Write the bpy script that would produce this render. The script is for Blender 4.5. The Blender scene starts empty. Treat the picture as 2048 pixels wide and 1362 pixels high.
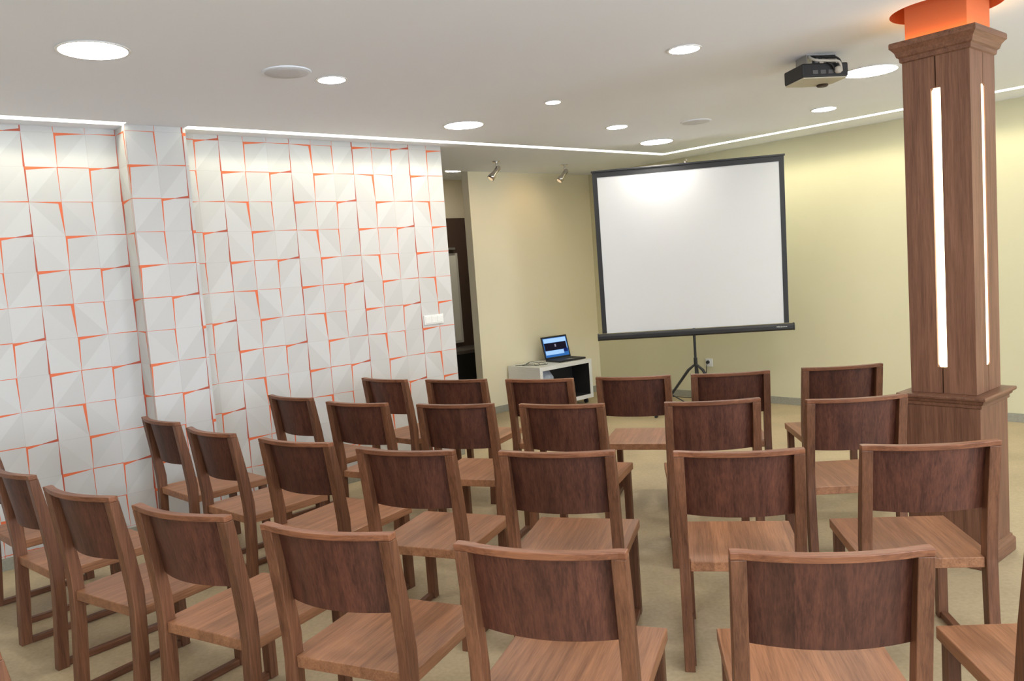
import bpy, bmesh, math, random
from mathutils import Vector, Matrix
random.seed(7)
S = bpy.context.scene
COL = S.collection
PI = math.pi

# ------------------------------------------------------------------ camera
cam_d = bpy.data.cameras.new('camera')
cam = bpy.data.objects.new('camera', cam_d)
COL.objects.link(cam)
cam_d.sensor_fit = 'HORIZONTAL'
cam_d.sensor_width = 36.0
cam_d.lens = 36.0 * 1609.85 / 2048.0
cam_d.clip_start = 0.05
cam_d.clip_end = 100
rx = Vector((0.99733028, -0.00641909, -0.07273994))
ux = Vector((0.07302262, 0.08767083, 0.99346944))
fw = Vector((0.0, 0.99612882, -0.08790551))
cam.matrix_world = Matrix(((rx.x, ux.x, -fw.x, 0.0), (rx.y, ux.y, -fw.y, 0.0), (rx.z, ux.z, -fw.z, 1.519), (0, 0, 0, 1)))
S.camera = cam

# ------------------------------------------------------------------ view
S.view_settings.view_transform = 'Standard'
S.view_settings.look = 'None'
S.view_settings.gamma = 1
S.view_settings.use_curve_mapping = False
S.view_settings.exposure = 0.83

# light levels (all lamps of the room are tuned here)
E_BIG, E_MED, E_STRIP, E_PILLAR = 36.0, 40.0, 20.0, 3.0
E_WINDOW = 76.0
LAMP_COL = (1.0, 0.94, 0.86)
STRIP_COL = (1.0, 0.95, 0.70)
DAY_COL = (0.80, 0.90, 1.0)

# ------------------------------------------------------------------ world
w = bpy.data.worlds.new('world'); S.world = w; w.use_nodes = True
w.node_tree.nodes['Background'].inputs[0].default_value = (0.62, 0.78, 1.0, 1)
w.node_tree.nodes['Background'].inputs[1].default_value = 1.0

# ------------------------------------------------------------------ plan of the room
HC = 2.555                                     # ceiling height
dL = Vector((0.76536, 0.64360)); nL = Vector((0.64360, -0.76536))    # along the papered wall / into the room
dR = Vector((-0.68182, 0.73152)); nR = Vector((-0.73152, -0.68182))  # along the screen wall / into the room
OL = Vector((-3.033, 4.526)); OR = Vector((2.775, 7.712))
def L(s, n=0.0): return OL + dL * s + nL * n
def Rw(t, n=0.0): return OR + dR * t + nR * n
def meet(p, d, q, e):
    den = d.x * e.y - d.y * e.x
    t = ((q.x - p.x) * e.y - (q.y - p.y) * e.x) / den
    return p + d * t
def LR(n, m): return meet(L(0, n), dL, OR + nR * m, dR)     # offset n from papered wall and m from screen wall
S_END = 3.349; N_PIER = -1.25; N_FAR = -2.4; N_WIN = 8.3; S_REAR = -4.6

# daylight: area lights standing in the window openings of the wall opposite the papered wall
def area(name, loc, direction, sx, sy, power, col):
    ld = bpy.data.lights.new(name, 'AREA'); ld.shape = 'RECTANGLE'; ld.size = sx; ld.size_y = sy
    ld.energy = power; ld.color = col
    o = bpy.data.objects.new(name, ld); COL.objects.link(o); o.location = loc
    o.rotation_euler = Vector(direction).to_track_quat('-Z', 'Z').to_euler()
    return o
WIN_S = (-2.9, 0.4, 3.7)
for sc in WIN_S:
    c = L(sc, N_WIN + 0.12)
    area('window_daylight', (c.x, c.y, 1.45), (-nL.x, -nL.y, 0.75), 2.3, 1.7, E_WINDOW, DAY_COL)

# ------------------------------------------------------------------ materials
def nm(name):
    m = bpy.data.materials.new(name); m.use_nodes = True
    nt = m.node_tree; b = nt.nodes['Principled BSDF']
    return m, nt, b
def plain(name, col, rough=0.6, metal=0.0, noise=0.0, scale=20.0, bump=0.0, bscale=200.0, spec=0.5):
    m, nt, b = nm(name)
    b.inputs['Base Color'].default_value = (*col, 1); b.inputs['Roughness'].default_value = rough
    b.inputs['Metallic'].default_value = metal; b.inputs['Specular IOR Level'].default_value = spec
    N = nt.nodes; K = nt.links
    if noise or bump:
        tc = N.new('ShaderNodeTexCoord')
    if noise:
        n = N.new('ShaderNodeTexNoise'); n.inputs['Scale'].default_value = scale; n.inputs['Detail'].default_value = 6
        K.new(tc.outputs['Object'], n.inputs['Vector'])
        r = N.new('ShaderNodeMapRange'); r.inputs[3].default_value = 1 - noise; r.inputs[4].default_value = 1 + noise
        K.new(n.outputs[0], r.inputs[0])
        x = N.new('ShaderNodeMix'); x.data_type = 'RGBA'; x.blend_type = 'MULTIPLY'; x.inputs[0].default_value = 1
        x.inputs[6].default_value = (*col, 1); K.new(r.outputs[0], x.inputs[7]); K.new(x.outputs[2], b.inputs['Base Color'])
    if bump:
        n = N.new('ShaderNodeTexNoise'); n.inputs['Scale'].default_value = bscale
        K.new(tc.outputs['Object'], n.inputs['Vector'])
        bp = N.new('ShaderNodeBump'); bp.inputs['Strength'].default_value = bump; bp.inputs['Distance'].default_value = 0.002
        K.new(n.outputs[0], bp.inputs['Height']); K.new(bp.outputs[0], b.inputs['Normal'])
    return m
def emit(name, col, strength):
    m = bpy.data.materials.new(name); m.use_nodes = True; nt = m.node_tree
    nt.nodes.remove(nt.nodes['Principled BSDF'])
    e = nt.nodes.new('ShaderNodeEmission'); e.inputs[0].default_value = (*col, 1); e.inputs[1].default_value = strength
    nt.links.new(e.outputs[0], nt.nodes['Material Output'].inputs[0])
    return m
def wood(name, axis, dark, light, board=None, rough=0.42, var=0.12):
    """streaky timber: fine grain stretched along axis, optional glued boards of the given width across it"""
    m, nt, b = nm(name); N = nt.nodes; K = nt.links
    tc = N.new('ShaderNodeTexCoord'); info = N.new('ShaderNodeObjectInfo')
    off = N.new('ShaderNodeVectorMath'); off.operation = 'ADD'
    sc = N.new('ShaderNodeVectorMath'); sc.operation = 'SCALE'; sc.inputs['Scale'].default_value = 37.0
    cmb = N.new('ShaderNodeCombineXYZ')
    for i in range(3): K.new(info.outputs['Random'], cmb.inputs[i])
    K.new(cmb.outputs[0], sc.inputs[0]); K.new(tc.outputs['Object'], off.inputs[0]); K.new(sc.outputs[0], off.inputs[1])
    def grain(across, along, detail):
        mp = N.new('ShaderNodeMapping'); v = [across] * 3; v[axis] = along
        mp.inputs['Scale'].default_value = v
        n = N.new('ShaderNodeTexNoise'); n.inputs['Scale'].default_value = 1.0; n.inputs['Detail'].default_value = detail
        n.inputs['Roughness'].default_value = 0.65; n.inputs['Distortion'].default_value = 0.3
        K.new(off.outputs[0], mp.inputs['Vector']); K.new(mp.outputs[0], n.inputs['Vector']); return n.outputs[0]
    g1 = grain(34, 2.0, 5); g2 = grain(190, 7, 3)
    mx = N.new('ShaderNodeMath'); mx.operation = 'MULTIPLY_ADD'; K.new(g2, mx.inputs[0]); mx.inputs[1].default_value = 0.45
    a = N.new('ShaderNodeMath'); a.operation = 'MULTIPLY'; K.new(g1, a.inputs[0]); a.inputs[1].default_value = 0.55; K.new(a.outputs[0], mx.inputs[2])
    cr = N.new('ShaderNodeValToRGB'); cr.color_ramp.elements[0].position = 0.36; cr.color_ramp.elements[0].color = (*dark, 1)
    cr.color_ramp.elements[1].position = 0.64; cr.color_ramp.elements[1].color = (*light, 1); K.new(mx.outputs[0], cr.inputs[0])
    val = N.new('ShaderNodeMapRange'); val.inputs[3].default_value = 1 - var; val.inputs[4].default_value = 1 + var
    K.new(info.outputs['Random'], val.inputs[0]); fac = val.outputs[0]
    if board:
        sep = N.new('ShaderNodeSeparateXYZ'); K.new(tc.outputs['Object'], sep.inputs[0])
        dv = N.new('ShaderNodeMath'); dv.operation = 'MULTIPLY_ADD'; K.new(sep.outputs[0], dv.inputs[0]); dv.inputs[1].default_value = 1.0 / board; dv.inputs[2].default_value = 0.37
        fl = N.new('ShaderNodeMath'); fl.operation = 'FLOOR'; K.new(dv.outputs[0], fl.inputs[0])
        ad = N.new('ShaderNodeMath'); ad.operation = 'MULTIPLY_ADD'; K.new(info.outputs['Random'], ad.inputs[0]); ad.inputs[1].default_value = 91.7; K.new(fl.outputs[0], ad.inputs[2])
        wn = N.new('ShaderNodeTexWhiteNoise'); wn.noise_dimensions = '1D'; K.new(ad.outputs[0], wn.inputs['W'])
        r2 = N.new('ShaderNodeMapRange'); r2.inputs[3].default_value = 0.84; r2.inputs[4].default_value = 1.14; K.new(wn.outputs[0], r2.inputs[0])
        m2 = N.new('ShaderNodeMath'); m2.operation = 'MULTIPLY'; K.new(r2.outputs[0], m2.inputs[0]); K.new(fac, m2.inputs[1]); fac = m2.outputs[0]
    x = N.new('ShaderNodeMix'); x.data_type = 'RGBA'; x.blend_type = 'MULTIPLY'; x.inputs[0].default_value = 1
    K.new(cr.outputs[0], x.inputs[6]); K.new(fac, x.inputs[7]); K.new(x.outputs[2], b.inputs['Base Color'])
    b.inputs['Roughness'].default_value = rough; b.inputs['Specular IOR Level'].default_value = 0.35
    bp = N.new('ShaderNodeBump'); bp.inputs['Strength'].default_value = 0.25; bp.inputs['Distance'].default_value = 0.001
    K.new(g2, bp.inputs['Height']); K.new(bp.outputs[0], b.inputs['Normal'])
    return m

WD, WL = (0.078, 0.029, 0.014), (0.20, 0.084, 0.041)  # one wood: rail and seat coloured as lit, legs and panel as shaded
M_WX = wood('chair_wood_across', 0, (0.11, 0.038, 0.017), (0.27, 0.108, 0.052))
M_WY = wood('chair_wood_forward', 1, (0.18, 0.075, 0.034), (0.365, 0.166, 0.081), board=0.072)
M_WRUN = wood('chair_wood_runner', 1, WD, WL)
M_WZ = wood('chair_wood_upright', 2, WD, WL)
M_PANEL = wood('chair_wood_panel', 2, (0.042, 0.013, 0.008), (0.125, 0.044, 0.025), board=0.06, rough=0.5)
M_PIL = wood('pillar_wood_upright', 2, (0.105, 0.045, 0.025), (0.22, 0.104, 0.061), rough=0.45)
M_PILX = wood('pillar_wood_trim', 0, (0.11, 0.046, 0.026), (0.235, 0.110, 0.063), rough=0.4)
M_CEIL = plain('ceiling_paint', (0.865, 0.90, 0.96), 0.9, noise=0.012, scale=3)
M_CREAM = plain('cream_wall_paint', (0.62, 0.58, 0.39), 0.85, noise=0.02, scale=2, bump=0.15, bscale=300)
M_BEIGE = plain('beige_wall_paint', (0.62, 0.55, 0.40), 0.85, noise=0.02, scale=2)
M_ALC = plain('alcove_wall_paint', (0.76, 0.69, 0.50), 0.85, noise=0.02, scale=2)
M_WHITEWALL = plain('white_wall_paint', (0.62, 0.62, 0.60), 0.9, noise=0.02, scale=2)
M_DARKPANEL = plain('dark_brown_wall_finish', (0.062, 0.034, 0.022), 0.6, noise=0.1, scale=30)
M_BASE = plain('grey_stone_baseboard', (0.30, 0.29, 0.23), 0.6, noise=0.25, scale=60)
M_BLACK = plain('black_metal', (0.012, 0.012, 0.013), 0.42)
M_BLACKP = plain('black_plastic', (0.013, 0.013, 0.014), 0.55)
M_CHROME = plain('brushed_chrome', (0.62, 0.58, 0.54), 0.22, metal=1.0)
M_STEEL = plain('grey_steel', (0.35, 0.35, 0.34), 0.4, metal=0.8)
M_WHITE = plain('white_plastic', (0.80, 0.80, 0.78), 0.4)
M_CABINET = plain('white_laminate', (0.78, 0.77, 0.74), 0.45, noise=0.015, scale=8)
M_SCREEN = plain('matte_white_screen', (0.63, 0.635, 0.64), 0.8)
M_ORANGE = plain('orange_paint', (0.62, 0.145, 0.045), 0.7)
M_GROOVE = plain('dark_groove', (0.02, 0.012, 0.008), 0.8)
M_GRILLE = plain('grey_speaker_grille', (0.66, 0.67, 0.70), 0.8, noise=0.25, scale=420)
M_BEIGEPL = plain('beige_projector_plastic', (0.50, 0.47, 0.36), 0.5, noise=0.04, scale=30)
M_SHELF = plain('dark_shelf_top', (0.075, 0.06, 0.045), 0.5, noise=0.2, scale=30)
M_PALE = plain('pale_panel_glass', (0.55, 0.52, 0.46), 0.45)
E_M_BIG = emit('lamp_glow_large', LAMP_COL, E_BIG)
E_M_MED = emit('lamp_glow_small', LAMP_COL, E_MED)
E_M_STRIP = emit('led_strip_glow', STRIP_COL, E_STRIP)
E_M_STRIP2 = emit('led_strip_glow_screen_wall', STRIP_COL, E_STRIP * 1.6)
E_M_PIL = emit('pillar_tube_glow', (1.0, 0.86, 0.58), E_PILLAR)
E_M_NECK = emit('warm_rope_light_glow', (1.0, 0.66, 0.30), 11.0)

def floor_mat():
    m, nt, b = nm('mottled_sheet_floor'); N = nt.nodes; K = nt.links
    tc = N.new('ShaderNodeTexCoord')
    n1 = N.new('ShaderNodeTexNoise'); n1.inputs['Scale'].default_value = 2.2; n1.inputs['Detail'].default_value = 7; n1.inputs['Roughness'].default_value = 0.6
    n2 = N.new('ShaderNodeTexNoise'); n2.inputs['Scale'].default_value = 55; n2.inputs['Detail'].default_value = 4
    K.new(tc.outputs['Object'], n1.inputs['Vector']); K.new(tc.outputs['Object'], n2.inputs['Vector'])
    a = N.new('ShaderNodeMath'); a.operation = 'MULTIPLY_ADD'; K.new(n1.outputs[0], a.inputs[0]); a.inputs[1].default_value = 0.6
    c = N.new('ShaderNodeMath'); c.operation = 'MULTIPLY'; K.new(n2.outputs[0], c.inputs[0]); c.inputs[1].default_value = 0.4; K.new(c.outputs[0], a.inputs[2])
    r = N.new('ShaderNodeValToRGB'); r.color_ramp.elements[0].position = 0.32; r.color_ramp.elements[0].color = (0.34, 0.265, 0.155, 1)
    r.color_ramp.elements[1].position = 0.68; r.color_ramp.elements[1].color = (0.50, 0.395, 0.245, 1)
    K.new(a.outputs[0], r.inputs[0]); K.new(r.outputs[0], b.inputs['Base Color'])
    b.inputs['Roughness'].default_value = 0.5
    return m
M_FLOOR = floor_mat()

# ------------------------------------------------------------------ helpers
def link(name, me, mats, parent=None, loc=None, bevel=0.0, smooth=False):
    o = bpy.data.objects.new(name, me); COL.objects.link(o)
    for m in (mats if isinstance(mats, (list, tuple)) else [mats]): me.materials.append(m)
    if parent is not None: o.parent = parent
    if loc is not None: o.location = loc
    if smooth:
        for p in me.polygons: p.use_smooth = True
    if bevel:
        bv = o.modifiers.new('bevel', 'BEVEL'); bv.width = bevel; bv.segments = 2; bv.limit_method = 'ANGLE'; bv.angle_limit = 0.6
    return o
class MB:
    """collects shapes into one mesh"""
    def __init__(s): s.v = []; s.f = []; s.m = []
    def add(s, vs, fs, mat=0):
        b = len(s.v); s.v += [tuple(v) for v in vs]; s.f += [tuple(b + i for i in f) for f in fs]; s.m += [mat] * len(fs)
    def box(s, x0, x1, y0, y1, z0, z1, mat=0):
        s.add([(x, y, z) for z in (z0, z1) for x, y in ((x0, y0), (x1, y0), (x1, y1), (x0, y1))],
              [(0, 3, 2, 1), (4, 5, 6, 7), (0, 1, 5, 4), (1, 2, 6, 5), (2, 3, 7, 6), (3, 0, 4, 7)], mat)
    def prism(s, poly, z0, z1, mat=0):
        """vertical prism over a plan polygon"""
        n = len(poly)
        ar = sum(poly[i][0] * poly[(i + 1) % n][1] - poly[(i + 1) % n][0] * poly[i][1] for i in range(n))
        if ar < 0: poly = list(reversed(poly))
        s.add([(p[0], p[1], z0) for p in poly] + [(p[0], p[1], z1) for p in poly],
              [tuple(reversed(range(n))), tuple(range(n, 2 * n))] + [(i, (i + 1) % n, n + (i + 1) % n, n + i) for i in range(n)], mat)
    def loft(s, rings, mat=0, closed=False, caps=True):
        n = len(rings[0]); b = []
        for r in rings: b += list(r)
        fs = []
        for k in range(len(rings) - 1):
            for i in range(n):
                j = (i + 1) % n
                fs.append((k * n + i, k * n + j, (k + 1) * n + j, (k + 1) * n + i))
        if caps: fs += [tuple(reversed(range(n))), tuple(range((len(rings) - 1) * n, len(rings) * n))]
        s.add(b, fs, mat)
    def tube(s, pts, r, n=10, mat=0, caps=True):
        pts = [Vector(p) for p in pts]; rad = r if isinstance(r, (list, tuple)) else [r] * len(pts)
        rings = []; up = None
        for i, p in enumerate(pts):
            t = (pts[min(i + 1, len(pts) - 1)] - pts[max(i - 1, 0)]).normalized()
            if up is None: up = t.orthogonal().normalized()
            up = (up - t * up.dot(t)); up = up.normalized() if up.length > 1e-6 else t.orthogonal().normalized()
            sd = t.cross(up)
            rings.append([p + (up * math.cos(2 * PI * k / n) + sd * math.sin(2 * PI * k / n)) * rad[i] for k in range(n)])
        s.loft(rings, mat, caps=caps)
    def lathe(s, prof, c=(0, 0, 0), n=32, mat=0, caps=True):
        s.loft([[(c[0] + r * math.cos(2 * PI * k / n), c[1] + r * math.sin(2 * PI * k / n), c[2] + z) for k in range(n)] for r, z in prof], mat, caps=caps)
    def mesh(s, name):
        me = bpy.data.meshes.new(name); me.from_pydata(s.v, [], s.f); me.polygons.foreach_set('material_index', s.m); me.update()
        bm = bmesh.new(); bm.from_mesh(me); bmesh.ops.recalc_face_normals(bm, faces=bm.faces); bm.to_mesh(me); bm.free()
        return me
    def build(s, name, mats, parent=None, **k): return link(name, s.mesh(name), mats, parent, **k)
def empty(name, loc, rz, label, cat, group=None):
    o = bpy.data.objects.new(name, None); COL.objects.link(o); o.location = loc; o.rotation_euler = (0, 0, rz)
    o.empty_display_size = 0.1
    return tag(o, label, cat, group)
def tag(o, label, cat, group=None):
    o['label'] = label; o['category'] = cat
    if group: o['group'] = group
    return o
def struct(o): o['kind'] = 'structure'; return o

# ------------------------------------------------------------------ room shell
C_FAR = LR(N_PIER, 0)                    # corner of alcove wall and screen wall
C_WR = LR(N_WIN, 0)
P_REARL = L(S_REAR, 0); P_REARR = L(S_REAR, N_WIN)
P_BACKL = L(-1.0, N_FAR)                 # behind the papered wall (passage)
floor = MB(); floor.prism([L(S_REAR - .2, N_WIN + .2), Vector((C_WR - nR * .2 + nL * .2)), LR(N_FAR - .2, -0.2), L(S_REAR - .2, N_FAR - .2)], -0.1, 0.0)
struct(floor.build('floor', M_FLOOR))

# screen wall (right of the picture)
b = MB(); b.prism([LR(N_FAR - .2, 0), LR(N_WIN + .2, 0), LR(N_WIN + .2, -0.2), LR(N_FAR - .2, -0.2)], 0, 2.8)
struct(b.build('wall_right', M_CREAM))
# alcove wall beside the passage opening, ends in a free edge
b = MB(); PS = 4.58
b.prism([L(PS, N_PIER), LR(N_PIER, 0), LR(N_PIER - .11, 0), L(PS, N_PIER - .11)], 0, 2.8)
struct(b.build('wall_alcove', M_ALC))
# passage back wall: dark brown below, beige above
b = MB(); b.prism([L(-1.2, N_FAR), LR(N_FAR, 0), LR(N_FAR - .15, 0), L(-1.2, N_FAR - .15)], 0, 2.8, 0)
b.prism([L(-1.2, N_FAR + .02), LR(N_FAR + .02, 0), LR(N_FAR, 0), L(-1.2, N_FAR)], 0, 2.175, 1)
struct(b.build('wall_passage', [M_BEIGE, M_DARKPANEL]))
b = MB(); b.prism([L(-1.2, N_FAR), L(-1.2, -0.12), L(-1.35, -0.12), L(-1.35, N_FAR)], 0, 2.8)
struct(b.build('wall_passage_end', M_BEIGE))
# rear wall behind the camera
b = MB(); b.prism([L(S_REAR, -0.15), L(S_REAR, N_WIN + .2), L(S_REAR - .15, N_WIN + .2), L(S_REAR - .15, -0.15)], 0, 2.8)
struct(b.build('wall_rear', M_WHITEWALL))
# window wall opposite the papered wall, three openings
b = MB(); SR = (LR(N_WIN, 0) - L(0, N_WIN)).dot(dL)
edges = [S_REAR] + [e for sc in WIN_S for e in (sc - 1.2, sc + 1.2)] + [SR]
for i in range(0, len(edges), 2):
    b.prism([L(edges[i], N_WIN), L(edges[i + 1], N_WIN), L(edges[i + 1], N_WIN + .2), L(edges[i], N_WIN + .2)], 0, 2.8)
for sc in WIN_S:
    q = [L(sc - 1.2, N_WIN), L(sc + 1.2, N_WIN), L(sc + 1.2, N_WIN + .2), L(sc - 1.2, N_WIN + .2)]
    b.prism(q, 0, 0.55); b.prism(q, 2.35, 2.8)
struct(b.build('wall_window', M_WHITEWALL))
for i, sc in enumerate(WIN_S):
    b = MB()
    def wb(s0, s1, z0, z1): b.prism([L(s0, N_WIN + .03), L(s1, N_WIN + .03), L(s1, N_WIN + .08), L(s0, N_WIN + .08)], z0, z1)
    wb(sc - 1.2, sc - 1.14, .55, 2.35); wb(sc + 1.14, sc + 1.2, .55, 2.35); wb(sc - .03, sc + .03, .61, 2.29)
    wb(sc - 1.14, sc + 1.14, .55, .61); wb(sc - 1.14, sc + 1.14, 2.29, 2.35)
    struct(b.build('window_%d' % (i + 1), M_WHITE))

# ---- papered wall: plaster body with a column, printed wallpaper laid over it
COL0, COL1, CPR = 0.885, 1.245, 0.19
b = MB()
b.prism([L(S_REAR, 0), L(COL0, 0), L(COL0, CPR), L(COL1, CPR), L(COL1, 0), L(S_END, 0), L(S_END, -0.12), L(S_REAR, -0.12)], 0, 2.8, 0)
DZ = 0.2030; ZR0 = 2.520
def clip(poly, x0, x1, y0, y1):
    for ax, lim, sg in ((0, x0, 1), (0, x1, -1), (1, y0, 1), (1, y1, -1)):
        out = []
        for i in range(len(poly)):
            a, c = poly[i], poly[(i + 1) % len(poly)]
            ia, ic = sg * (a[ax] - lim) >= 0, sg * (c[ax] - lim) >= 0
            if ia: out.append(a)
            if ia != ic:
                t = (lim - a[ax]) / (c[ax] - a[ax]); out.append((a[0] + t * (c[0] - a[0]), a[1] + t * (c[1] - a[1])))
        poly = out
        if len(poly) < 3: return None
    return poly
# half-thickness of the gap between tiles, (start below, start above, end below, end above) in mm, by pattern column
HED = {0: (19, 0, 0, 17), 2: (18, 0, 0, 0), 3: (0, 0, 2, 4), 4: (0, 0, 11, 0), 5: (0, 0, 3.5, 0), 7: (18, 1, 0, 0), 8: (2, 2, 2, 2)}
# gap of the joint running down from the vertex (start left, start right, end left, end right)
VED = {0: (0, 9, 0, 0), 1: (0, 0, 7, 2), 2: (0, 9, 0, 0), 4: (0, 0, 5, 1), 5: (18, 0, 0, 0), 6: (7, 0, 0, 0), 7: (4, 4, 2, 0), 8: (3.5, 0, 0, 0)}
def wallpaper(origin, direc, s0, s1, sB, pitch, seed):
    """origin + direc*s is the foot of the surface; sB is where pattern column 0 sits in the top row"""
    rnd = random.Random(seed)
    ax = Vector((direc.x, direc.y)); out = Vector((direc.y, -direc.x))
    z0, z1 = 0.072, HC
    def put(poly, lift, mat):
        q = clip(poly, s0, s1, z0, z1)
        if q:
            pts = [origin + ax * u + out * lift for u, v in q]
            b.add([(p.x, p.y, v) for p, (u, v) in zip(pts, q)], [tuple(range(len(q)))], mat)
    k0 = math.floor((s0 - sB) / pitch) - 1; k1 = math.ceil((s1 - sB) / pitch) + 1
    for j in range(-1, 13):
        z = ZR0 - DZ * j
        for k in range(k0, k1 + 1):
            s = sB + k * pitch; m = (k - 3 * j) % 9
            A, B_, C_, D_ = (s, z), (s + pitch, z), (s + pitch, z - DZ), (s, z - DZ)
            # facets printed in three tones of white
            t1, t2 = ((1, 2), (2, 3), (1, 3), (3, 2), (2, 1), (3, 1))[(m * 5 + j) % 6]
            if m in (1, 4, 5): put([A, C_, B_], 0.0006, t1); put([A, D_, C_], 0.0006, t2)
            else: put([A, D_, B_], 0.0006, t1); put([B_, D_, C_], 0.0006, t2)
            # thin grey joints
            g = 0.0008
            put([(s, z - g), (s + pitch, z - g), (s + pitch, z + g), (s, z + g)], 0.0010, 4)
            put([(s - g, z), (s - g, z - DZ), (s + g, z - DZ), (s + g, z)], 0.0010, 4)
            if m in HED:
                a0, a1, e0, e1 = [v / 1000 for v in HED[m]]
                mid = (s + pitch * .55, z)
                if a0 + a1 > 0 and e0 + e1 > 0 and m == 0:
                    put([(s, z + a1), (s, z - a0), (s + pitch * .5, z - .002), (s + pitch * .5, z + .002)], 0.0014, 5)
                    put([(s + pitch * .5, z + .002), (s + pitch * .5, z - .002), (s + pitch, z - e0), (s + pitch, z + e1)], 0.0014, 6)
                else:
                    put([(s, z + a1 + .0006), (s, z - a0 - .0006), (s + pitch, z - e0 - .0006), (s + pitch, z + e1 + .0006)], 0.0014, 5)
            if m in VED:
                a0, a1, e0, e1 = [v / 1000 for v in VED[m]]
                put([(s - a0 - .0008, z), (s - e0 - .0008, z - DZ), (s + e1 + .0008, z - DZ), (s + a1 + .0008, z)], 0.0012, 6 if m in (1, 4, 7) else 5)
wallpaper(OL, dL, S_REAR, COL0, 0.198, 0.1705, 1)
wallpaper(OL + nL * CPR, dL, COL0, COL1, COL0 - 5 * 0.17, 0.17, 2)
wallpaper(OL, dL, COL1, S_END, 1.355, 0.168, 3)
wallpaper(L(COL0, 0), nL, 0.0, CPR, -0.17 * 4, 0.17, 4)      # left cheek of the column
M_PAPER = [M_BEIGE,
           plain('wallpaper_white', (0.60, 0.595, 0.585), 0.6), plain('wallpaper_soft_white', (0.555, 0.548, 0.535), 0.6),
           plain('wallpaper_pale_grey', (0.58, 0.57, 0.557), 0.6), plain('wallpaper_joint_grey', (0.48, 0.45, 0.42), 0.6),
           plain('wallpaper_orange', (0.74, 0.15, 0.05), 0.6), plain('wallpaper_deep_orange', (0.46, 0.085, 0.04), 0.6)]
me = bpy.data.meshes.new('wall_left'); me.from_pydata(b.v, [], b.f); me.polygons.foreach_set('material_index', b.m); me.update()
struct(link('wall_left', me, M_PAPER))
# right cheek of the column is plain plaster (part of the body)

# ---- baseboards
def baseboard(name, pts, off):
    b = MB()
    for p, q, n in pts:
        b.prism([p, q, q + n * off, p + n * off], 0.0, 0.062); b.prism([p, q, q + n * off * .6, p + n * off * .6], 0.062, 0.07)
    struct(b.build(name, M_BASE))
baseboard('baseboard_right', [(LR(N_PIER, 0), LR(N_WIN, 0), nR)], 0.015)
baseboard('baseboard_alcove', [(L(PS, N_PIER), LR(N_PIER, 0), nL)], 0.014)
baseboard('baseboard_left', [(L(S_REAR, 0), L(COL0, 0), nL), (L(COL0 - .012, CPR), L(COL1 + .012, CPR), nL), (L(COL1, 0), L(S_END, 0), nL), (L(COL0, 0), L(COL0, CPR), -dL), (L(COL1, 0), L(COL1, CPR), dL)], 0.012)

# ---- ceiling: main field, border bands, light slots between them, recess over the pillar
SLC, SLW, SRC, SRW = 0.200, 0.095, 0.49, 0.090      # slot centre and width, left and right
PC = Vector((2.073, 3.58)) + (dL + dR) * 0.144       # pillar centre
HR = 0.235
outer = [LR(SLC + SLW / 2, SRC + SRW / 2), LR(N_WIN, SRC + SRW / 2), L(S_REAR, N_WIN), L(S_REAR, SLC + SLW / 2)]
bm = bmesh.new()
ov = [bm.verts.new((p.x, p.y, HC)) for p in outer]
cv = [bm.verts.new((PC.x + HR * math.cos(2 * PI * k / 48), PC.y + HR * math.sin(2 * PI * k / 48), HC)) for k in range(48)]
ed = [bm.edges.new((ov[i], ov[(i + 1) % 4])) for i in range(4)] + [bm.edges.new((cv[i], cv[(i + 1) % 48])) for i in range(48)]
bmesh.ops.triangle_fill(bm, use_beauty=True, use_dissolve=False, edges=ed)
ge = bmesh.ops.extrude_face_region(bm, geom=bm.faces[:])
bmesh.ops.translate(bm, verts=[v for v in ge['geom'] if isinstance(v, bmesh.types.BMVert)], vec=(0, 0, 0.18))
bmesh.ops.recalc_face_normals(bm, faces=bm.faces)
me = bpy.data.meshes.new('ceiling'); bm.to_mesh(me); bm.free()
struct(link('ceiling', me, M_CEIL))
b = MB()
a0, a1 = SLC - SLW / 2, SRC - SRW / 2
b.prism([L(S_REAR, 0), L(S_REAR, a0), L(COL0, a0), L(COL0, 0)], HC, HC + .18)
b.prism([L(COL1, 0), L(COL1, a0), LR(a0, a1), LR(N_PIER, a1), L(PS, N_PIER), L(S_END - 1.2, N_PIER), L(S_END - 1.2, -0.12), L(S_END, -0.12), L(S_END, 0)], HC, HC + .18)
b.prism([LR(N_PIER, a1), LR(N_PIER, 0), LR(N_WIN, 0), LR(N_WIN, a1)], HC, HC + .18)
b.prism([L(COL0, CPR), L(COL1, CPR), L(COL1, SLC + SLW / 2), L(COL0, SLC + SLW / 2)], HC, HC + .18)
struct(b.build('ceiling_border', M_CEIL))
b = MB(); b.prism([L(-1.35, -0.12), L(S_END - 1.2, -0.12), L(S_END - 1.2, N_PIER), LR(N_PIER, 0), LR(N_FAR, 0), L(-1.35, N_FAR)], HC + .075, HC + .18)
struct(b.build('ceiling_passage', M_CEIL))
b = MB(); b.prism([L(S_REAR - .2, N_WIN + .2), LR(N_WIN + .2, -.2), LR(N_FAR - .2, -0.2), L(S_REAR - .2, N_FAR - .2)], HC + .245, HC + .35)
struct(b.build('ceiling_slab', M_CEIL))

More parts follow.
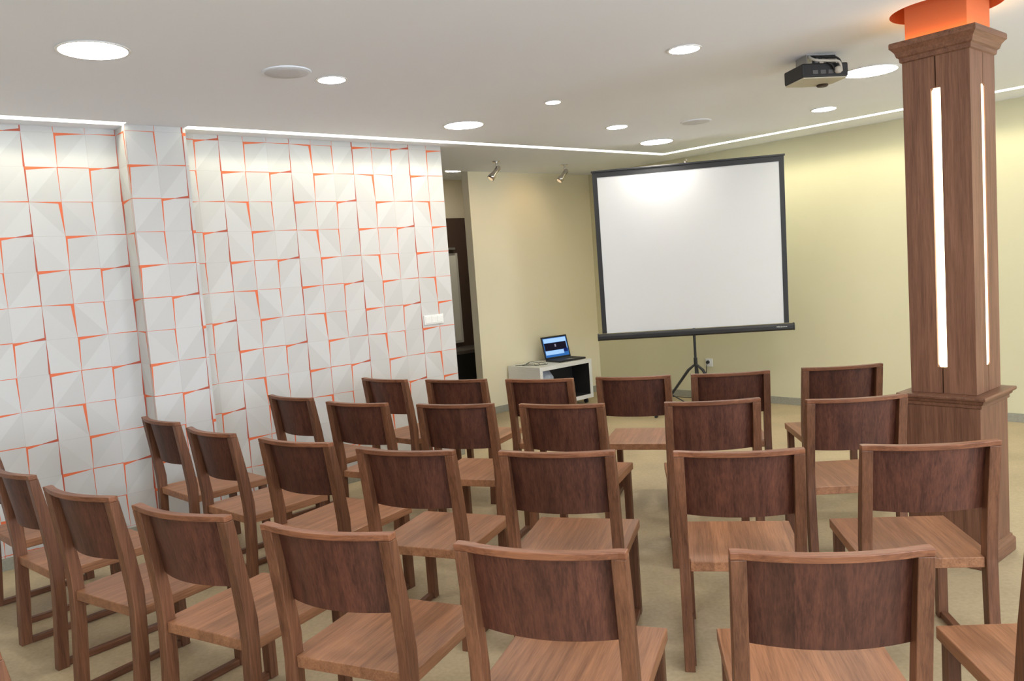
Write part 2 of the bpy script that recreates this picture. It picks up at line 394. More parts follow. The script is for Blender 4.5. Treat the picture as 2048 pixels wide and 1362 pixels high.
# led strips lying in the slots
def strip(pts_in, pts_out, dz, label, m=None):
    b = MB()
    b.prism([pts_in[0], pts_in[1], pts_out[1], pts_out[0]], HC + dz, HC + dz + .02)
    o = b.build('led_strip', m or E_M_STRIP); tag(o, label, 'light strip', 'light strips set in the ceiling slot')
WS = .014
nl = SLC - SLW / 2 + .078; nr = SRC - SRW / 2 + .076
strip((L(S_REAR + .02, nl), L(COL0 - .01, nl)), (L(S_REAR + .02, nl + WS), L(COL0 - .01, nl + WS)), .086,
      'cream light strip in the ceiling left of the papered column')
strip((L(COL1 + .01, nl), LR(nl, SRC)), (L(COL1 + .01, nl + WS), LR(nl + WS, SRC)), .086,
      'long cream ceiling light strip running from the papered column to the far corner')
strip((LR(SLC + SLW / 2, nr), LR(N_WIN - .02, nr)), (LR(SLC + SLW / 2, nr + WS), LR(N_WIN - .02, nr + WS)), .040,
      'long cream ceiling light strip along the cream wall behind the screen', E_M_STRIP2)
b = MB()       # white channel over the led lines
b.prism([L(S_REAR, a0 - .01), LR(a0 - .01, SRC), LR(SLC + SLW / 2 + .01, SRC), L(S_REAR, SLC + SLW / 2 + .01)], HC + .181, HC + .2)
b.prism([LR(SLC - .1, a1 - .01), LR(N_WIN, a1 - .01), LR(N_WIN, SRC + SRW / 2 + .01), LR(SLC - .1, SRC + SRW / 2 + .01)], HC + .181, HC + .2)
struct(b.build('ceiling_channel', M_CEIL))

# ------------------------------------------------------------------ ceiling lights
def downlight(x, y, r, big, label, z=HC):
    o = empty('ceiling_light', (x, y, z), 0, label, 'ceiling light', 'round recessed ceiling lights')
    b = MB(); n = 48; prof = [(r, 0.0), (r + .012, -0.001), (r + .012, -0.004), (r + .001, -0.005), (r - .002, 0.0)]
    rings = [[(q * math.cos(2 * PI * k / n), q * math.sin(2 * PI * k / n), h) for k in range(n)] for q, h in prof]
    b.loft(rings, caps=False); b.build('trim_ring', M_WHITE, o)
    b = MB(); b.lathe([(r, -0.001), (r, -0.004), (r * .97, -0.006)], n=n); b.build('diffuser', E_M_BIG if big else E_M_MED, o)
LIGHTS = [(-1.654, 3.463, .131, 1, 'large round ceiling light at the left, nearest to the camera'),
          (-0.826, 4.243, .068, 0, 'small round ceiling light just right of the left speaker grille'),
          (-0.229, 5.792, .135, 1, 'large round ceiling light in front of the papered wall end'),
          (0.370, 5.221, .046, 0, 'tiny round ceiling light in the middle, smallest of all'),
          (0.930, 6.341, .078, 0, 'small round ceiling light between the tiny one and the one over the screen'),
          (1.414, 7.290, .140, 1, 'large round ceiling light nearest the projection screen top'),
          (0.970, 4.150, .074, 0, 'small round ceiling light left of the projector, above the screen in view'),
          (2.280, 4.988, .155, 1, 'large round ceiling light between the projector and the pillar'),
          (2.488, 6.222, .086, 0, 'small round ceiling light below the projector in view, by the right light strip')]
for l in LIGHTS: downlight(*l)
downlight(-0.487, 8.86, .100, 0, 'round ceiling light in the passage past the papered wall', HC + .075)
# unseen lights added above and behind the camera to brighten the room
for x_, y_ in ((-1.9, 1.3), (-0.3, 1.5), (1.3, 1.6), (3.0, 2.4), (-0.9, -0.4), (1.2, -0.6), (3.9, 0.6)):
    downlight(x_, y_, .14, 1, 'unseen round fill light added in the ceiling above and behind the camera')
def grille(x, y, r, label):
    o = empty('ceiling_speaker', (x, y, HC), 0, label, 'speaker', 'flush ceiling speakers')
    b = MB(); b.lathe([(r, 0.0), (r, -0.004), (r - .004, -0.006), (r - .012, -0.006)], n=48); b.build('rim', M_CEIL, o)
    b = MB(); b.lathe([(r - .012, -0.0061), (r - .014, -0.0075), (r * .5, -0.0085), (0.002, -0.009)], n=48); b.build('grille', M_GRILLE, o, smooth=True)
grille(-1.0, 4.03, .118, 'grey round flush ceiling speaker left of the small round light')
grille(1.547, 6.365, .118, 'grey round flush ceiling speaker near the projection screen')

# ------------------------------------------------------------------ chairs
CH_H, CH_W, CH_S, CH_D = 0.83, 0.449, 0.407, 0.463
PW = 0.038
def post_profile():        # (z, rear y, front y)
    return [(0, -.034, .012), (.10, -.027, .019), (.25, -.016, .030), (.40, -.010, .038), (.47, -.012, .037), (.62, -.028, .017), (.83, -.056, -.021)]
def ry(z):
    pr = post_profile()
    for a, c in zip(pr, pr[1:]):
        if a[0] <= z <= c[0]:
            t = (z - a[0]) / (c[0] - a[0]); return a[1] + t * (c[1] - a[1]), a[2] + t * (c[2] - a[2])
    return pr[-1][1:]
def make_chair():
    root = bpy.data.objects.new('wooden_chair', None); COL.objects.link(root); root.empty_display_size = .1
    hw = CH_W / 2
    # seat: boards with a tongue reaching back between the rear legs
    b = MB(); sw = .2205
    b.prism([(-sw, .036), (-hw + PW + .001, .036), (-hw + PW + .001, 0.0), (hw - PW - .001, 0.0), (hw - PW - .001, .036), (sw, .036), (sw, CH_D), (-sw, CH_D)], CH_S - .038, CH_S)
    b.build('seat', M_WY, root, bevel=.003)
    for sg in (-1, 1):     # rear legs, which run up as the back posts
        b = MB(); x0, x1 = (sg * hw, sg * (hw - PW)) if sg < 0 else (hw - PW, hw)
        b.loft([[(x0, r, z), (x1, r, z), (x1, f, z), (x0, f, z)] for z, r, f in [(0, -.034, .012), (.10, -.027, .019), (.25, -.016, .030), (.40, -.010, .036), (.47, -.012, .037), (.62, -.028, .017), (.811, -.0535, -.018)]])
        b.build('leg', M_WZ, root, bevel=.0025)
    for sg in (-1, 1):     # front legs
        b = MB(); c = sg * (sw - .008 - .019)
        b.box(c - .019, c + .019, CH_D - .014 - .038, CH_D - .014, 0, CH_S - .0381)
        b.build('leg', M_WZ, root, bevel=.0025)
    for sg in (-1, 1):     # runner along the floor on each side
        b = MB(); c = sg * (sw - .008 - .017)
        b.box(c - .014, c + .014, .0115, CH_D - .053, .001, .028)
        b.build('runner', M_WRUN, root, bevel=.002)
    # curved back panel, set forward between the posts
    b = MB(); N = 18; xi = hw - PW + .0005
    def bow(x): return -.042 * (1 - (x / xi) ** 2)
    zs = [.580, .63, .70, .76, .812]
    def surf(front):
        return [[(-xi + 2 * xi * i / N, ry(z)[1] - .007 + bow(-xi + 2 * xi * i / N) + (.010 if front else 0), z) for i in range(N + 1)] for z in zs]
    A_, B_ = surf(False), surf(True); nv = N + 1
    vs = [v for r in A_ for v in r] + [v for r in B_ for v in r]; o = nv * len(zs); fs = []
    for k in range(len(zs) - 1):
        for i in range(N):
            fs.append((k * nv + i, k * nv + i + 1, (k + 1) * nv + i + 1, (k + 1) * nv + i))
            fs.append((o + k * nv + i, o + (k + 1) * nv + i, o + (k + 1) * nv + i + 1, o + k * nv + i + 1))
    for i in range(N):
        fs.append((i, o + i, o + i + 1, i + 1)); t = (len(zs) - 1) * nv; fs.append((t + i, t + i + 1, o + t + i + 1, o + t + i))
    for k in range(len(zs) - 1):
        fs.append((k * nv, (k + 1) * nv, o + (k + 1) * nv, o + k * nv)); fs.append((k * nv + N, o + k * nv + N, o + (k + 1) * nv + N, (k + 1) * nv + N))
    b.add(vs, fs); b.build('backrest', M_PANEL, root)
    # top rail over posts and panel, bowed backwards
    b = MB(); rings = []
    for i in range(25):
        x = -hw + 2 * hw * i / 24
        bw = -.034 * max(0, 1 - (abs(x) / (hw - PW * .6)) ** 2) if abs(x) < hw - PW * .6 else 0
        thin = .004 * max(0, 1 - (x / hw) ** 4)
        rings.append([(x, -.0535 + bw, .8112), (x, -.056 + bw, .830), (x, -.022 + bw - thin, .830), (x, -.019 + bw - thin, .8112)])
    b.loft(rings); b.build('top_rail', M_WX, root, bevel=.0025)
    return root
proto = make_chair()
kids = list(proto.children)
R1, R2, R3, R4 = ('nearest row', 'second row', 'third row', 'row closest to the screen')
CHAIRS = [  # x, y, heading, label, group
 (-1.246, 1.712, -.60, 'wooden chair at the bottom left picture corner, only the edge of its back showing'),
 (-2.561, 3.863, -.75, 'wooden chair cut off by the left picture edge, beside the papered wall'),
 (-2.123, 3.386, -.706, 'wooden chair of the nearest row at far left, back touching the left picture edge'),
 (-1.597, 2.921, -.586, 'wooden chair of the nearest row seen whole, nearest the left picture edge'),
 (-1.086, 2.570, -.527, 'wooden chair of the nearest row, fourth from the papered wall'),
 (-0.551, 2.264, -.433, 'wooden chair of the nearest row, turned right, left of the central large chair back'),
 (0.040, 1.987, -.348, 'large wooden chair back low in the middle of the picture'),
 (0.697, 1.831, -.149, 'largest wooden chair, facing straight ahead at lower right, nearest the camera'),
 (1.341, 1.757, -.085, 'wooden chair at the bottom right corner showing its seat and one post'),
 (-1.965, 4.479, -.774, 'wooden chair of the second row from the camera, closest to the papered column'),
 (-1.511, 4.004, -.731, 'wooden chair of the second row from the camera, second from the papered wall'),
 (-0.983, 3.590, -.567, 'wooden chair of the second row from the camera, third from the papered wall'),
 (-0.450, 3.236, -.403, 'wooden chair of the second row from the camera, fourth from the papered wall'),
 (0.145, 3.017, -.301, 'wooden chair of the second row, directly beyond the large central chair back'),
 (0.773, 2.825, -.206, 'wooden chair of the second row, directly beyond the largest chair at lower right'),
 (1.400, 2.734, -.141, 'wooden chair of the second row, standing in front of the wood pillar base'),
 (-1.385, 5.027, -.713, 'wooden chair of the third row from the camera right against the papered wall'),
 (-0.893, 4.587, -.549, 'wooden chair of the third row from the camera, second from the papered wall'),
 (-0.316, 4.282, -.375, 'wooden chair of the third row from the camera, third from the papered wall'),
 (0.237, 4.041, -.397, 'wooden chair of the third row from the camera, fourth from the papered wall'),
 (0.936, 3.837, -.138, 'wooden chair of the third row from the camera, second from the pillar'),
 (1.545, 3.655, -.062, 'wooden chair of the third row from the camera, right beside the wood pillar'),
 (-0.881, 5.580, -.703, 'wooden chair of the row farthest from the camera right against the papered wall'),
 (-0.371, 5.272, -.445, 'wooden chair of the row farthest from the camera, in front of the dark passage opening'),
 (0.165, 5.009, -.414, 'wooden chair of the row farthest from the camera, in front of the white cabinet'),
 (0.718, 4.823, -.313, 'wooden chair of the row farthest from the camera, left of the screen tripod'),
 (1.261, 4.694, -.145, 'wooden chair of the row farthest from the camera hiding the foot of the screen tripod'),
 (1.889, 4.635, -.099, 'wooden chair of the row farthest from the camera, nearest the wood pillar'),
]
for i, (x, y, th, lab) in enumerate(CHAIRS):
    if i == 0: r = proto
    else:
        r = proto.copy(); COL.objects.link(r)
        for c in kids:
            d = c.copy(); COL.objects.link(d); d.parent = r
    r.location = (x, y, 0); r.rotation_euler = (0, 0, th)
    tag(r, lab, 'chair', 'brown wooden chairs set out in rows')

# ------------------------------------------------------------------ pillar
root = empty('wooden_pillar', (2.073, 3.58, 0), math.atan2(dL.y, dL.x),
             'square wood-clad pillar with light tubes, broad base and cornice', 'pillar')
# local frame: x runs along dL, y along -(normal of it) away to the left = dR (almost square to dL)
PS_ = .288
def sq(e, z): return [(-e, -e, z), (PS_ + e, -e, z), (PS_ + e, PS_ + e, z), (-e, PS_ + e, z)]
b = MB(); b.loft([sq(.021, .0), sq(.021, .798 - .03)]); b.build('pedestal', M_PIL, root, bevel=.002)
b = MB(); b.loft([sq(.038, .001), sq(.040, .006), sq(.040, .062), sq(.034, .070), sq(.030, .074), sq(.028, .085), sq(.0215, .088)]); b.build('skirting', M_PILX, root)
b = MB(); b.loft([sq(.022, .742), sq(.028, .746), sq(.028, .760), sq(.036, .766), sq(.040, .778), sq(.050, .782), sq(.052, .790), sq(.050, .798), sq(.0, .800)]); b.build('pedestal_cap', M_PILX, root)
b = MB()       # shaft: each face is two boards with a joint and a cut-out for the light tube
ZB, ZT, T = .801, 2.363, .018
b.box(T, PS_ - T, T, PS_ - T, ZB, ZT, 1)
G, TW, Z0, Z1 = .003, .021, .923, 2.191
def face(place):
    for lo, hi in ((0, PS_ / 2 - TW), (PS_ / 2 + TW, PS_)): place(lo, hi, ZB, ZT)
    for z0, z1 in ((ZB, Z0), (Z1, ZT)):
        place(PS_ / 2 - TW, PS_ / 2 - G, z0, z1); place(PS_ / 2 + G, PS_ / 2 + TW, z0, z1)
face(lambda a, c, z0, z1: b.box(0, T, a, c, z0, z1))
face(lambda a, c, z0, z1: b.box(PS_ - T, PS_, a, c, z0, z1))
face(lambda a, c, z0, z1: b.box(max(a, T), min(c, PS_ - T), 0, T, z0, z1))
face(lambda a, c, z0, z1: b.box(max(a, T), min(c, PS_ - T), PS_ - T, PS_, z0, z1))
b.build('shaft', [M_PIL, M_GROOVE], root)
def tube_light(cx, cy, nx, ny):
    b = MB(); rings = []
    for z in [Z0 + .001] + [Z0 + .012 * k for k in range(1, 3)] + [Z1 - .024, Z1 - .012, Z1 - .001]:
        r = TW * .96 * (0.75 if z in (Z0 + .001, Z1 - .001) else 1)
        ring = []
        for k in range(12):
            a = PI * k / 11
            ring.append((cx + nx * r * .7 * math.sin(a) + ny * r * math.cos(a), cy + ny * r * .7 * math.sin(a) - nx * r * math.cos(a), z))
        rings.append(ring)
    b.loft(rings); b.build('light_tube', E_M_PIL, root, smooth=False)
tube_light(.0135, PS_ / 2, -1, 0); tube_light(PS_ / 2, .0135, 0, -1)
tube_light(PS_ - .0135, PS_ / 2, 1, 0); tube_light(PS_ / 2, PS_ - .0135, 0, 1)
b = MB(); b.loft([sq(.001, 2.330), sq(.008, 2.334), sq(.010, 2.352), sq(.018, 2.358), sq(.024, 2.378), sq(.036, 2.394), sq(.041, 2.398), sq(.041, 2.416), sq(.039, 2.423), sq(.032, 2.423), sq(.030, 2.406), sq(.0, 2.4055)]); b.build('cornice', M_PILX, root)
b = MB(); k = -.012; b.loft([sq(k, 2.4065), sq(k, HC + .18)]); b.build('orange_neck', M_ORANGE, root)
b = MB()
rr = .008
for (x0, y0, x1, y1) in ((-.012, -.012, PS_ + .012, -.012), (PS_ + .012, -.012, PS_ + .012, PS_ + .012), (PS_ + .012, PS_ + .012, -.012, PS_ + .012), (-.012, PS_ + .012, -.012, -.012)):
    b.tube([(x0, y0, 2.4125), (x1, y1, 2.4125)], .0045, 8)
b.build('rope_light', E_M_NECK, root)
# orange-lined round recess in the ceiling
b = MB(); n = 48
rings = [[(PC.x + q * math.cos(2 * PI * k / n), PC.y + q * math.sin(2 * PI * k / n), z) for k in range(n)] for q, z in ((HR - .001, HC + .0005), (HR - .001, HC + .178), (.05, HC + .179))]
b.loft(rings, caps=False)
struct(b.build('ceiling_recess', M_ORANGE))

# ------------------------------------------------------------------ projection screen on tripod
SC = Vector((1.700, 7.47)); yaw = -.164
root = empty('projection_screen', (SC.x, SC.y, 0), yaw, 'white projection screen with black border on a black tripod', 'projection screen')
zb, zt, hw = .850, 2.345, .85
lean = lambda z: -.089 * (z - zb) / (zt - zb)
b = MB()
b.add([(-hw, lean(zb), zb), (hw, lean(zb), zb), (hw, lean(zt), zt), (-hw, lean(zt), zt), (-hw, lean(zb) + .002, zb), (hw, lean(zb) + .002, zb), (hw, lean(zt) + .002, zt), (-hw, lean(zt) + .002, zt)],
      [(0, 1, 2, 3), (7, 6, 5, 4), (0, 4, 5, 1), (1, 5, 6, 2), (2, 6, 7, 3), (3, 7, 4, 0)])
fab = b.build('screen_fabric', M_SCREEN, root)
b = MB()
def bar(x0, x1, z0, z1):
    q = []
    for dy in (-.0035, -.0008):
        q += [(x0, lean(z0) + dy, z0), (x1, lean(z0) + dy, z0), (x1, lean(z1) + dy, z1), (x0, lean(z1) + dy, z1)]
    b.add(q, [(0, 1, 2, 3), (7, 6, 5, 4), (0, 4, 5, 1), (1, 5, 6, 2), (2, 6, 7, 3), (3, 7, 4, 0)])
bar(-hw, -hw + .043, zb, zt); bar(hw - .043, hw, zb, zt); bar(-hw + .043, hw - .043, zt - .045, zt)
b.build('border', M_BLACKP, fab)
b = MB(); b.box(-hw - .01, hw + .01, lean(zt) - .012, lean(zt) + .012, zt, zt + .018); b.build('top_bar', M_BLACK, root, bevel=.004)
b = MB()
ring = [(-.028, .0), (-.030, .03), (-.022, .048), (.012, .050), (.024, .03), (.024, .0), (.014, -.012), (-.016, -.012)]
b.loft([[(x, y, zb - .055 + z) for y, z in ring] for x in (-hw - .035, hw + .035)])
case = b.build('roller_case', M_BLACK, root, bevel=.003)
b = MB()
for x in (-hw - .045, hw + .035): b.loft([[(x, y * 1.12, zb - .055 + z * 1.1) for y, z in ring], [(x + .010, y * 1.12, zb - .055 + z * 1.1) for y, z in ring]])
b.build('end_cap', M_BLACKP, case)
b = MB()       # small worn maker's mark, too small to read
x = hw - .115
for k, (wd, ht, dz) in enumerate(((.012, .006, .002), (.010, .009, 0), (.007, .006, 0), (.010, .007, 0), (.008, .006, 0), (.009, .007, 0), (.006, .006, 0), (.009, .006, 0))):
    b.box(x, x + wd, -.0318, -.0300, zb - .055 + .020 + dz, zb - .055 + .020 + dz + ht); x += wd + .003
b.build('maker_mark', plain('worn_white_print', (.55, .55, .53), .5), case)
b = MB(); b.tube([(0, .03, .06), (0, .03, zb + .02)], .0125, 12); b.tube([(0, .03, zb), (0, .036, zt + .03)], .010, 12); b.tube([(0, .03, .50), (0, .03, .57)], .018, 12)
b.tube([(0, .03, .78), (0, .03, .835)], .020, 12); b.build('pole', M_BLACK, root, smooth=False)
b = MB(); b.tube([(0, .036, zt + .02), (0, .030, zt + .045), (.004, 0, zt + .052), (.01, -.06, zt + .05), (.01, -.075, zt + .03)], .006, 8); b.tube([(.0, .036, zt + .0), (.0, .036, zt + .05)], .012, 10); b.build('hanger_hook', M_CHROME, root)
for a in (math.radians(170), math.radians(-32), math.radians(80)):
    b = MB(); d = Vector((math.cos(a), math.sin(a), 0)); P0 = Vector((0, .03, 0))
    ln = .40 if a > 2 else .345
    b.tube([P0 + d * .015 + Vector((0, 0, .50)), P0 + d * .07 + Vector((0, 0, .455)), P0 + d * ln + Vector((0, 0, .012))], [.011, .014, .011], 8)
    lg = b.build('leg', M_BLACK, root)
    b = MB(); b.tube([P0 + d * .01 + Vector((0, 0, .085)), P0 + d * (ln * .60) + Vector((0, 0, .222))], .006, 6); b.build('brace', M_BLACK, lg)
    b = MB(); b.tube([P0 + d * (ln - .012) + Vector((0, 0, .024)), P0 + d * (ln + .006) + Vector((0, 0, .001))], [.014, .015], 8); b.build('rubber_foot', M_BLACKP, lg)

# ------------------------------------------------------------------ white cabinet on castors with laptop
cd = Vector((0.852 - 0.264, 8.755 - 8.241)).normalized(); CW = .78; CDp = .50
ca = math.atan2(cd.y, cd.x)
root = empty('media_cabinet', (0.264, 8.241, 0), ca, 'white open-fronted cabinet on castors under the laptop', 'cabinet')
Zb, Zt, TT = .06, .487, .042
b = MB(); b.box(0, CW, 0, CDp, Zt - TT, Zt); b.build('top_panel', M_CABINET, root, bevel=.002)
b = MB(); b.box(0, CW, 0, CDp, Zb, Zb + TT); b.build('bottom_panel', M_CABINET, root, bevel=.002)
for x in (0, CW - TT):
    b = MB(); b.box(x, x + TT, 0, CDp, Zb + TT, Zt - TT); b.build('side_panel', M_CABINET, root, bevel=.002)
b = MB(); b.box(TT, CW - TT, .26, .272, Zb + TT, Zt - TT); b.box(CW - TT - .004, CW - TT, .004, .26, Zb + TT, Zt - TT); b.box(.30, CW - TT - .004, .006, .26, Zb + TT, Zb + TT + .003); b.build('back_panel', plain('black_cabinet_back', (.012, .011, .011), .7), root)
for x in (.06, CW - .06):
    for y in (.06, CDp - .06):
        b = MB(); b.tube([(x - .012, y, .024), (x + .012, y, .024)], .0235, 16); b.box(x - .016, x + .016, y - .012, y + .012, .044, Zb - .001); b.build('castor', M_BLACKP, root)
base = Vector((0.264, 8.241)); cp = Vector((-cd.y, cd.x))
def cab(u, v): return base + cd * u + cp * v
# bag standing inside the cabinet
b = MB(); rings = []
for z, sx, sy in ((Zb + TT + .001, .095, .10), (.16, .112, .115), (.26, .112, .11), (.36, .10, .10), (.435, .06, .05)):
    rings.append([(sx * math.cos(2 * PI * k / 20) * (1 + .06 * math.sin(5 * k + z * 30)), sy * math.sin(2 * PI * k / 20) * (1 + .07 * math.cos(4 * k + z * 20)), z) for k in range(20)])
b.loft(rings); q = cab(.165, .125)
o = b.build('plastic_bag', plain('pale_blue_grey_plastic', (.33, .36, .44), .35, noise=.45, scale=18), smooth=True); o.location = (q.x, q.y, 0); o.rotation_euler = (0, 0, ca)
tag(o, 'crumpled blue-grey plastic bag inside the white cabinet', 'bag')
# laptop
q = (Vector((.775, 8.746)) + Vector((.45, 8.503))) / 2
ld = Vector((.775 - .45, 8.746 - 8.503)).normalized(); la = math.atan2(ld.y, ld.x)
root = empty('laptop', (q.x + ld.x * .05, q.y + ld.y * .05, Zt + .0005), la, 'black laptop with a lit blue desktop, open on the white cabinet', 'laptop')
LWd, LDp = .37, .245
b = MB(); b.box(-LWd / 2, LWd / 2, .012, .012 + LDp, 0, .020); kb = b.build('keyboard_base', M_BLACKP, root, bevel=.004)
b = MB()
for r_ in range(5):
    for c_ in range(14): b.box(-.150 + c_ * .0215, -.150 + c_ * .0215 + .018, .115 + r_ * .021, .115 + r_ * .021 + .017, .0195, .0215)
b.build('keys', plain('dark_keys', (.03, .03, .03), .6), kb)
b = MB(); b.box(-.045, .045, .030, .090, .0195, .0206); b.build('touchpad', M_STEEL, kb)
tilt = math.radians(14)
def lid(x, h, d): return (x, .012 + LDp + h * math.sin(tilt) + d * math.cos(tilt), .020 + h * math.cos(tilt) - d * math.sin(tilt))
def slab(b, x0, x1, h0, h1, d0, d1):
    vs = [lid(x, h, d) for d in (d0, d1) for x, h in ((x0, h0), (x1, h0), (x1, h1), (x0, h1))]
    b.add(vs, [(0, 1, 2, 3), (7, 6, 5, 4), (0, 4, 5, 1), (1, 5, 6, 2), (2, 6, 7, 3), (3, 7, 4, 0)])
b = MB(); slab(b, -LWd / 2, LWd / 2, 0, .250, 0, .008); ldo = b.build('lid', M_BLACKP, root, bevel=.003)
def scr(x0, x1, h0, h1, d, m, nme):
    b = MB(); slab(b, x0, x1, h0, h1, -d, -d + .0004); b.build(nme, m, ldo)
scr(-.168, .168, .018, .232, .0008, emit('desktop_blue', (.02, .085, .25), 1.0), 'display')
scr(-.160, .160, .178, .226, .0014, emit('window_pale_blue', (.24, .38, .60), 1.0), 'browser_bar')
scr(-.160, .152, .092, .176, .0016, emit('video_dark', (.007, .006, .011), 1.0), 'video_window')
scr(.152, .160, .092, .176, .0016, emit('scroll_pale', (.2, .33, .55), .9), 'scroll_bar')
scr(-.160, .100, .044, .090, .0018, emit('page_pale_blue', (.22, .36, .58), 1.0), 'page_area')
scr(.100, .158, .060, .098, .0020, emit('page_navy', (.006, .012, .07), 1.0), 'thumbnail')
scr(-.016, .004, .128, .158, .0022, emit('pale_blot', (.15, .14, .18), 1.0), 'picture')
# cables lying on the cabinet
b = MB()
def cw(u, v, z): p_ = cab(u, v); return (p_.x, p_.y, z)
def smooth_pts(pts, n=6):
    out = []
    P_ = [Vector(p) for p in pts]
    for i in range(len(P_) - 1):
        p0, p1, p2, p3 = P_[max(i - 1, 0)], P_[i], P_[i + 1], P_[min(i + 2, len(P_) - 1)]
        for k in range(n):
            t = k / n
            out.append(.5 * ((2 * p1) + (-p0 + p2) * t + (2 * p0 - 5 * p1 + 4 * p2 - p3) * t * t + (-p0 + 3 * p1 - 3 * p2 + p3) * t ** 3))
    return out + [P_[-1]]
zc = Zt + .005
b.tube(smooth_pts([cw(.27, .16, zc), cw(.20, .12, zc), cw(.13, .20, zc), cw(.18, .28, zc), cw(.10, .34, zc), cw(.02, .40, zc)]), .004, 6)
b.tube(smooth_pts([cw(.28, .20, zc), cw(.22, .24, zc + .012), cw(.15, .16, zc), cw(.08, .22, zc), cw(.05, .32, zc)]), .0035, 6)
b.tube(smooth_pts([cw(.26, .28, zc), cw(.20, .34, zc + .02), cw(.16, .38, zc), cw(.24, .42, zc)]), .0035, 6)
o = b.build('laptop_cable', plain('grey_green_cable', (.09, .095, .07), .6), smooth=True); tag(o, 'tangled thin cables beside the laptop on the cabinet', 'cable')

# ------------------------------------------------------------------ projector under the ceiling
cx, cy = 1.773, 4.535
root = empty('projector', (cx, cy, HC), .14, 'dark projector with pale underside hanging from the ceiling', 'projector')
b = MB(); z0, z1 = -.135, -.055
poly = [(-.132, -.108), (.132, -.108), (.132, .05), (.10, .105), (-.02, .118), (-.132, .100)]
b.prism(poly, z0 + .006, z1); body = b.build('body', M_BLACKP, root, bevel=.008)
b = MB(); b.prism([(x * .96, y * .96) for x, y in poly], z0, z0 + .0062); b.build('underside', M_BEIGEPL, body)
b = MB(); b.lathe([(.030, 0), (.032, -.006), (.026, -.012), (.012, -.013)], c=(.075, .062, z0), n=24); b.build('foot_dial', plain('dark_brown_plastic', (.05, .03, .02), .5), body)
b = MB()
for k in range(3): b.box(-.075 + k * .045, -.045 + k * .045, -.1105, -.107, z0 + .022, z0 + .042)
b.box(.05, .085, -.1105, -.107, z0 + .02, z0 + .05); b.build('socket_panel', plain('dim_socket_metal', (.10, .10, .10), .5), body)
b = MB(); b.tube([(-.05, .112, z0 + .04), (-.05, .128, z0 + .04)], [.032, .030], 20); b.build('lens', M_BLACKP, body)
b = MB(); b.box(-.085, .085, -.07, .05, -.006, 0); b.box(-.085, -.081, -.07, .05, -.05, -.006); b.box(.081, .085, -.07, .05, -.05, -.006); b.box(-.05, .05, -.05, .03, -.056, -.045); b.tube([(0, -.01, -.006), (0, -.01, -.05)], .02, 12)
b.build('ceiling_mount', M_STEEL, root)
b = MB(); b.tube(smooth_pts([(-.06, -.05, -.008), (-.05, -.10, -.02), (-.01, -.125, -.05), (.03, -.12, -.07), (.05, -.115, z0 + .035)]), .005, 7)
b.tube(smooth_pts([(-.03, -.05, -.008), (.0, -.09, -.02), (.05, -.12, -.03), (.075, -.13, -.06), (.07, -.115, z0 + .035)]), .006, 7)
b.build('cable', M_BLACKP, root, smooth=True)
b = MB(); b.tube(smooth_pts([(-.07, -.06, -.008), (-.06, -.11, -.04), (.0, -.13, -.05), (.06, -.14, -.06), (.085, -.12, z0 + .03)]), .007, 7)
b.lathe([(.013, 0), (.02, .012), (.018, .03), (.008, .036)], c=(.065, -.122, z0 + .02), n=14)
b.build('white_cable', M_PALE, root, smooth=True)

# ------------------------------------------------------------------ spotlights over the alcove
def spot(x, y, az, label):
    root = empty('ceiling_spotlight', (x, y, HC), az, label, 'spotlight', 'chrome ceiling spotlights')
    b = MB(); b.lathe([(.038, 0), (.038, -.008), (.030, -.013)], n=24); b.build('ceiling_plate', M_CHROME, root)
    b = MB(); b.tube([(0, 0, -.012), (0, 0, -.045)], .008, 10); b.tube([(0, 0, -.040), (.018, 0, -.058)], .010, 10); b.build('stem', M_CHROME, root)
    b = MB(); d = Vector((-.62, -.12, -.72)).normalized(); p0 = Vector((.028, .004, -.052))
    b.tube([p0, p0 + d * .012, p0 + d * .080, p0 + d * .115, p0 + d * .150], [.015, .024, .023, .033, .036], 20)
    b.build('lamp_head', M_CHROME, root, smooth=True)
    b = MB(); b.tube([p0 + d * .1501, p0 + d * .154], [.028, .024], 20); b.build('bulb', emit('spot_bulb_glow', (1, .72, .42), .5), root)
    return root
for (x, y, lab) in ((-.027, 7.80, 'chrome swivel spotlight on the ceiling left of the other one, by the passage'), (.671, 8.45, 'chrome swivel spotlight on the ceiling just left of the projection screen')):
    spot(x, y, .2, lab)
    ldt = bpy.data.lights.new('spot_beam', 'SPOT'); ldt.energy = 7; ldt.color = (1.0, .70, .42); ldt.spot_size = math.radians(110); ldt.spot_blend = .9; ldt.shadow_soft_size = .03
    o = bpy.data.objects.new('spot_beam', ldt); COL.objects.link(o); o.location = (x - .07, y - .03, HC - .16)
    d = Vector((-nL.x * .8, -nL.y * .8, -.55)); o.rotation_euler = d.to_track_quat('-Z', 'Y').to_euler()

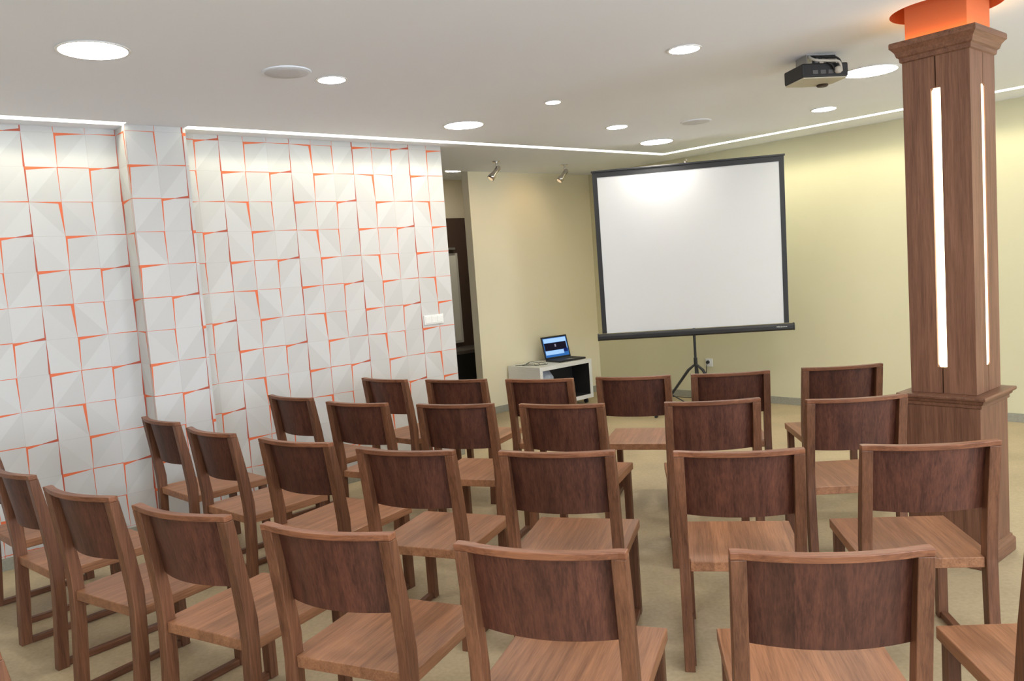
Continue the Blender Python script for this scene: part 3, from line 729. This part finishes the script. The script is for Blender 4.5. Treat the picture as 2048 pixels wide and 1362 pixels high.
# ------------------------------------------------------------------ socket with plug, switch plate
def on_wall(name, origin, along, normal, z, label, cat):
    root = empty(name, (origin.x, origin.y, z), math.atan2(along.y, along.x), label, cat); return root
p0 = Rw(0) + dR * ((Vector((2.064, 8.460)) - OR).dot(dR))
root = on_wall('wall_socket', p0, -dR, nR, .385, 'white wall socket right of the tripod pole', 'socket')
b = MB(); b.box(-.042, .042, -.011, -.0005, -.042, .042); b.build('plate', M_WHITE, root, bevel=.003)
b = MB(); b.lathe([(.021, 0), (.021, .002), (.016, .002)], n=20)
b = MB(); b.tube([(0, -.012, 0), (0, -.016, 0)], [.022, .020], 20); b.build('socket_well', M_WHITE, root)
b = MB(); b.tube([(-.004, -.0165, .008), (-.004, -.040, .004)], [.019, .016], 14); b.tube(smooth_pts([(-.004, -.036, .002), (-.006, -.048, -.03), (-.012, -.046, -.08), (-.03, -.040, -.16), (-.06, -.04, -.26), (-.12, -.05, -.36), (-.22, -.06, -.381), (-.5, -.10, -.381), (-.9, -.30, -.381)]), .0038, 7)
pl = b.build('power_plug', M_BLACKP, smooth=True); pl.location = (p0.x, p0.y, .385); pl.rotation_euler = (0, 0, math.atan2(-dR.y, -dR.x)); tag(pl, 'black plug and power cord hanging from the wall socket', 'plug')
b = MB()
p1 = L(3.145)
root = on_wall('light_switch', p1, dL, nL, 1.16, 'white triple light switch at the right end of the papered wall', 'light switch')
b.box(-.095, .095, -.010, -.0016, -.038, .038); b.build('plate', M_WHITE, root, bevel=.003)
for k in (-1, 0, 1):
    b = MB(); b.box(k * .058 - .025, k * .058 + .025, -.014, -.0098, -.026, .026); b.build('rocker', M_WHITE, root, bevel=.002)
# thin cable on the floor near the tripod
b = MB(); b.tube(smooth_pts([(1.05, 8.35, .004), (1.30, 8.05, .004), (1.55, 8.12, .004), (1.80, 8.28, .004), (2.02, 8.30, .004)]), .004, 6)
o = b.build('floor_cable', M_BLACKP, smooth=True); tag(o, 'thin black cable on the floor behind the screen tripod', 'cable')

# ------------------------------------------------------------------ passage furniture
b = MB(); A0 = N_FAR + .022
root = empty('dark_console', (L(4.9, A0).x, L(4.9, A0).y, 0), math.atan2(dL.y, dL.x), 'low black console with a dark top in the passage', 'console')
b.box(-1.6, 1.0, -.45, -.001, 0, .60); b.build('body', plain('black_lacquer', (.006, .006, .007), .4), root)
b = MB(); b.box(-1.62, 1.02, -.47, -.001, .601, .64); b.build('top', M_SHELF, root, bevel=.003)
q = L(4.74, A0)
root = empty('tall_mirror', (q.x, q.y, 0), math.atan2(dL.y, dL.x), 'pale tall framed mirror on the dark passage wall', 'mirror')
b = MB(); b.box(-.45, .45, -.022, -.001, .69, 1.76); b.build('frame', M_PALE, root)
b = MB(); b.box(-.42, .42, -.024, -.0225, .72, 1.73); b.build('glass', plain('mirror_painted_reflection', (.72, .69, .60), .4), root)  # even matt pale colour stands in for what the mirror reflects
q = L(4.70, A0)
b = MB(); b.box(-.43, .43, -.07, -.001, 1.80, 1.825); o = b.build('mirror_lamp', M_STEEL); o.location = (q.x, q.y, 0); o.rotation_euler = (0, 0, math.atan2(dL.y, dL.x))
tag(o, 'slim grey metal bar fixed above the pale mirror', 'lamp')
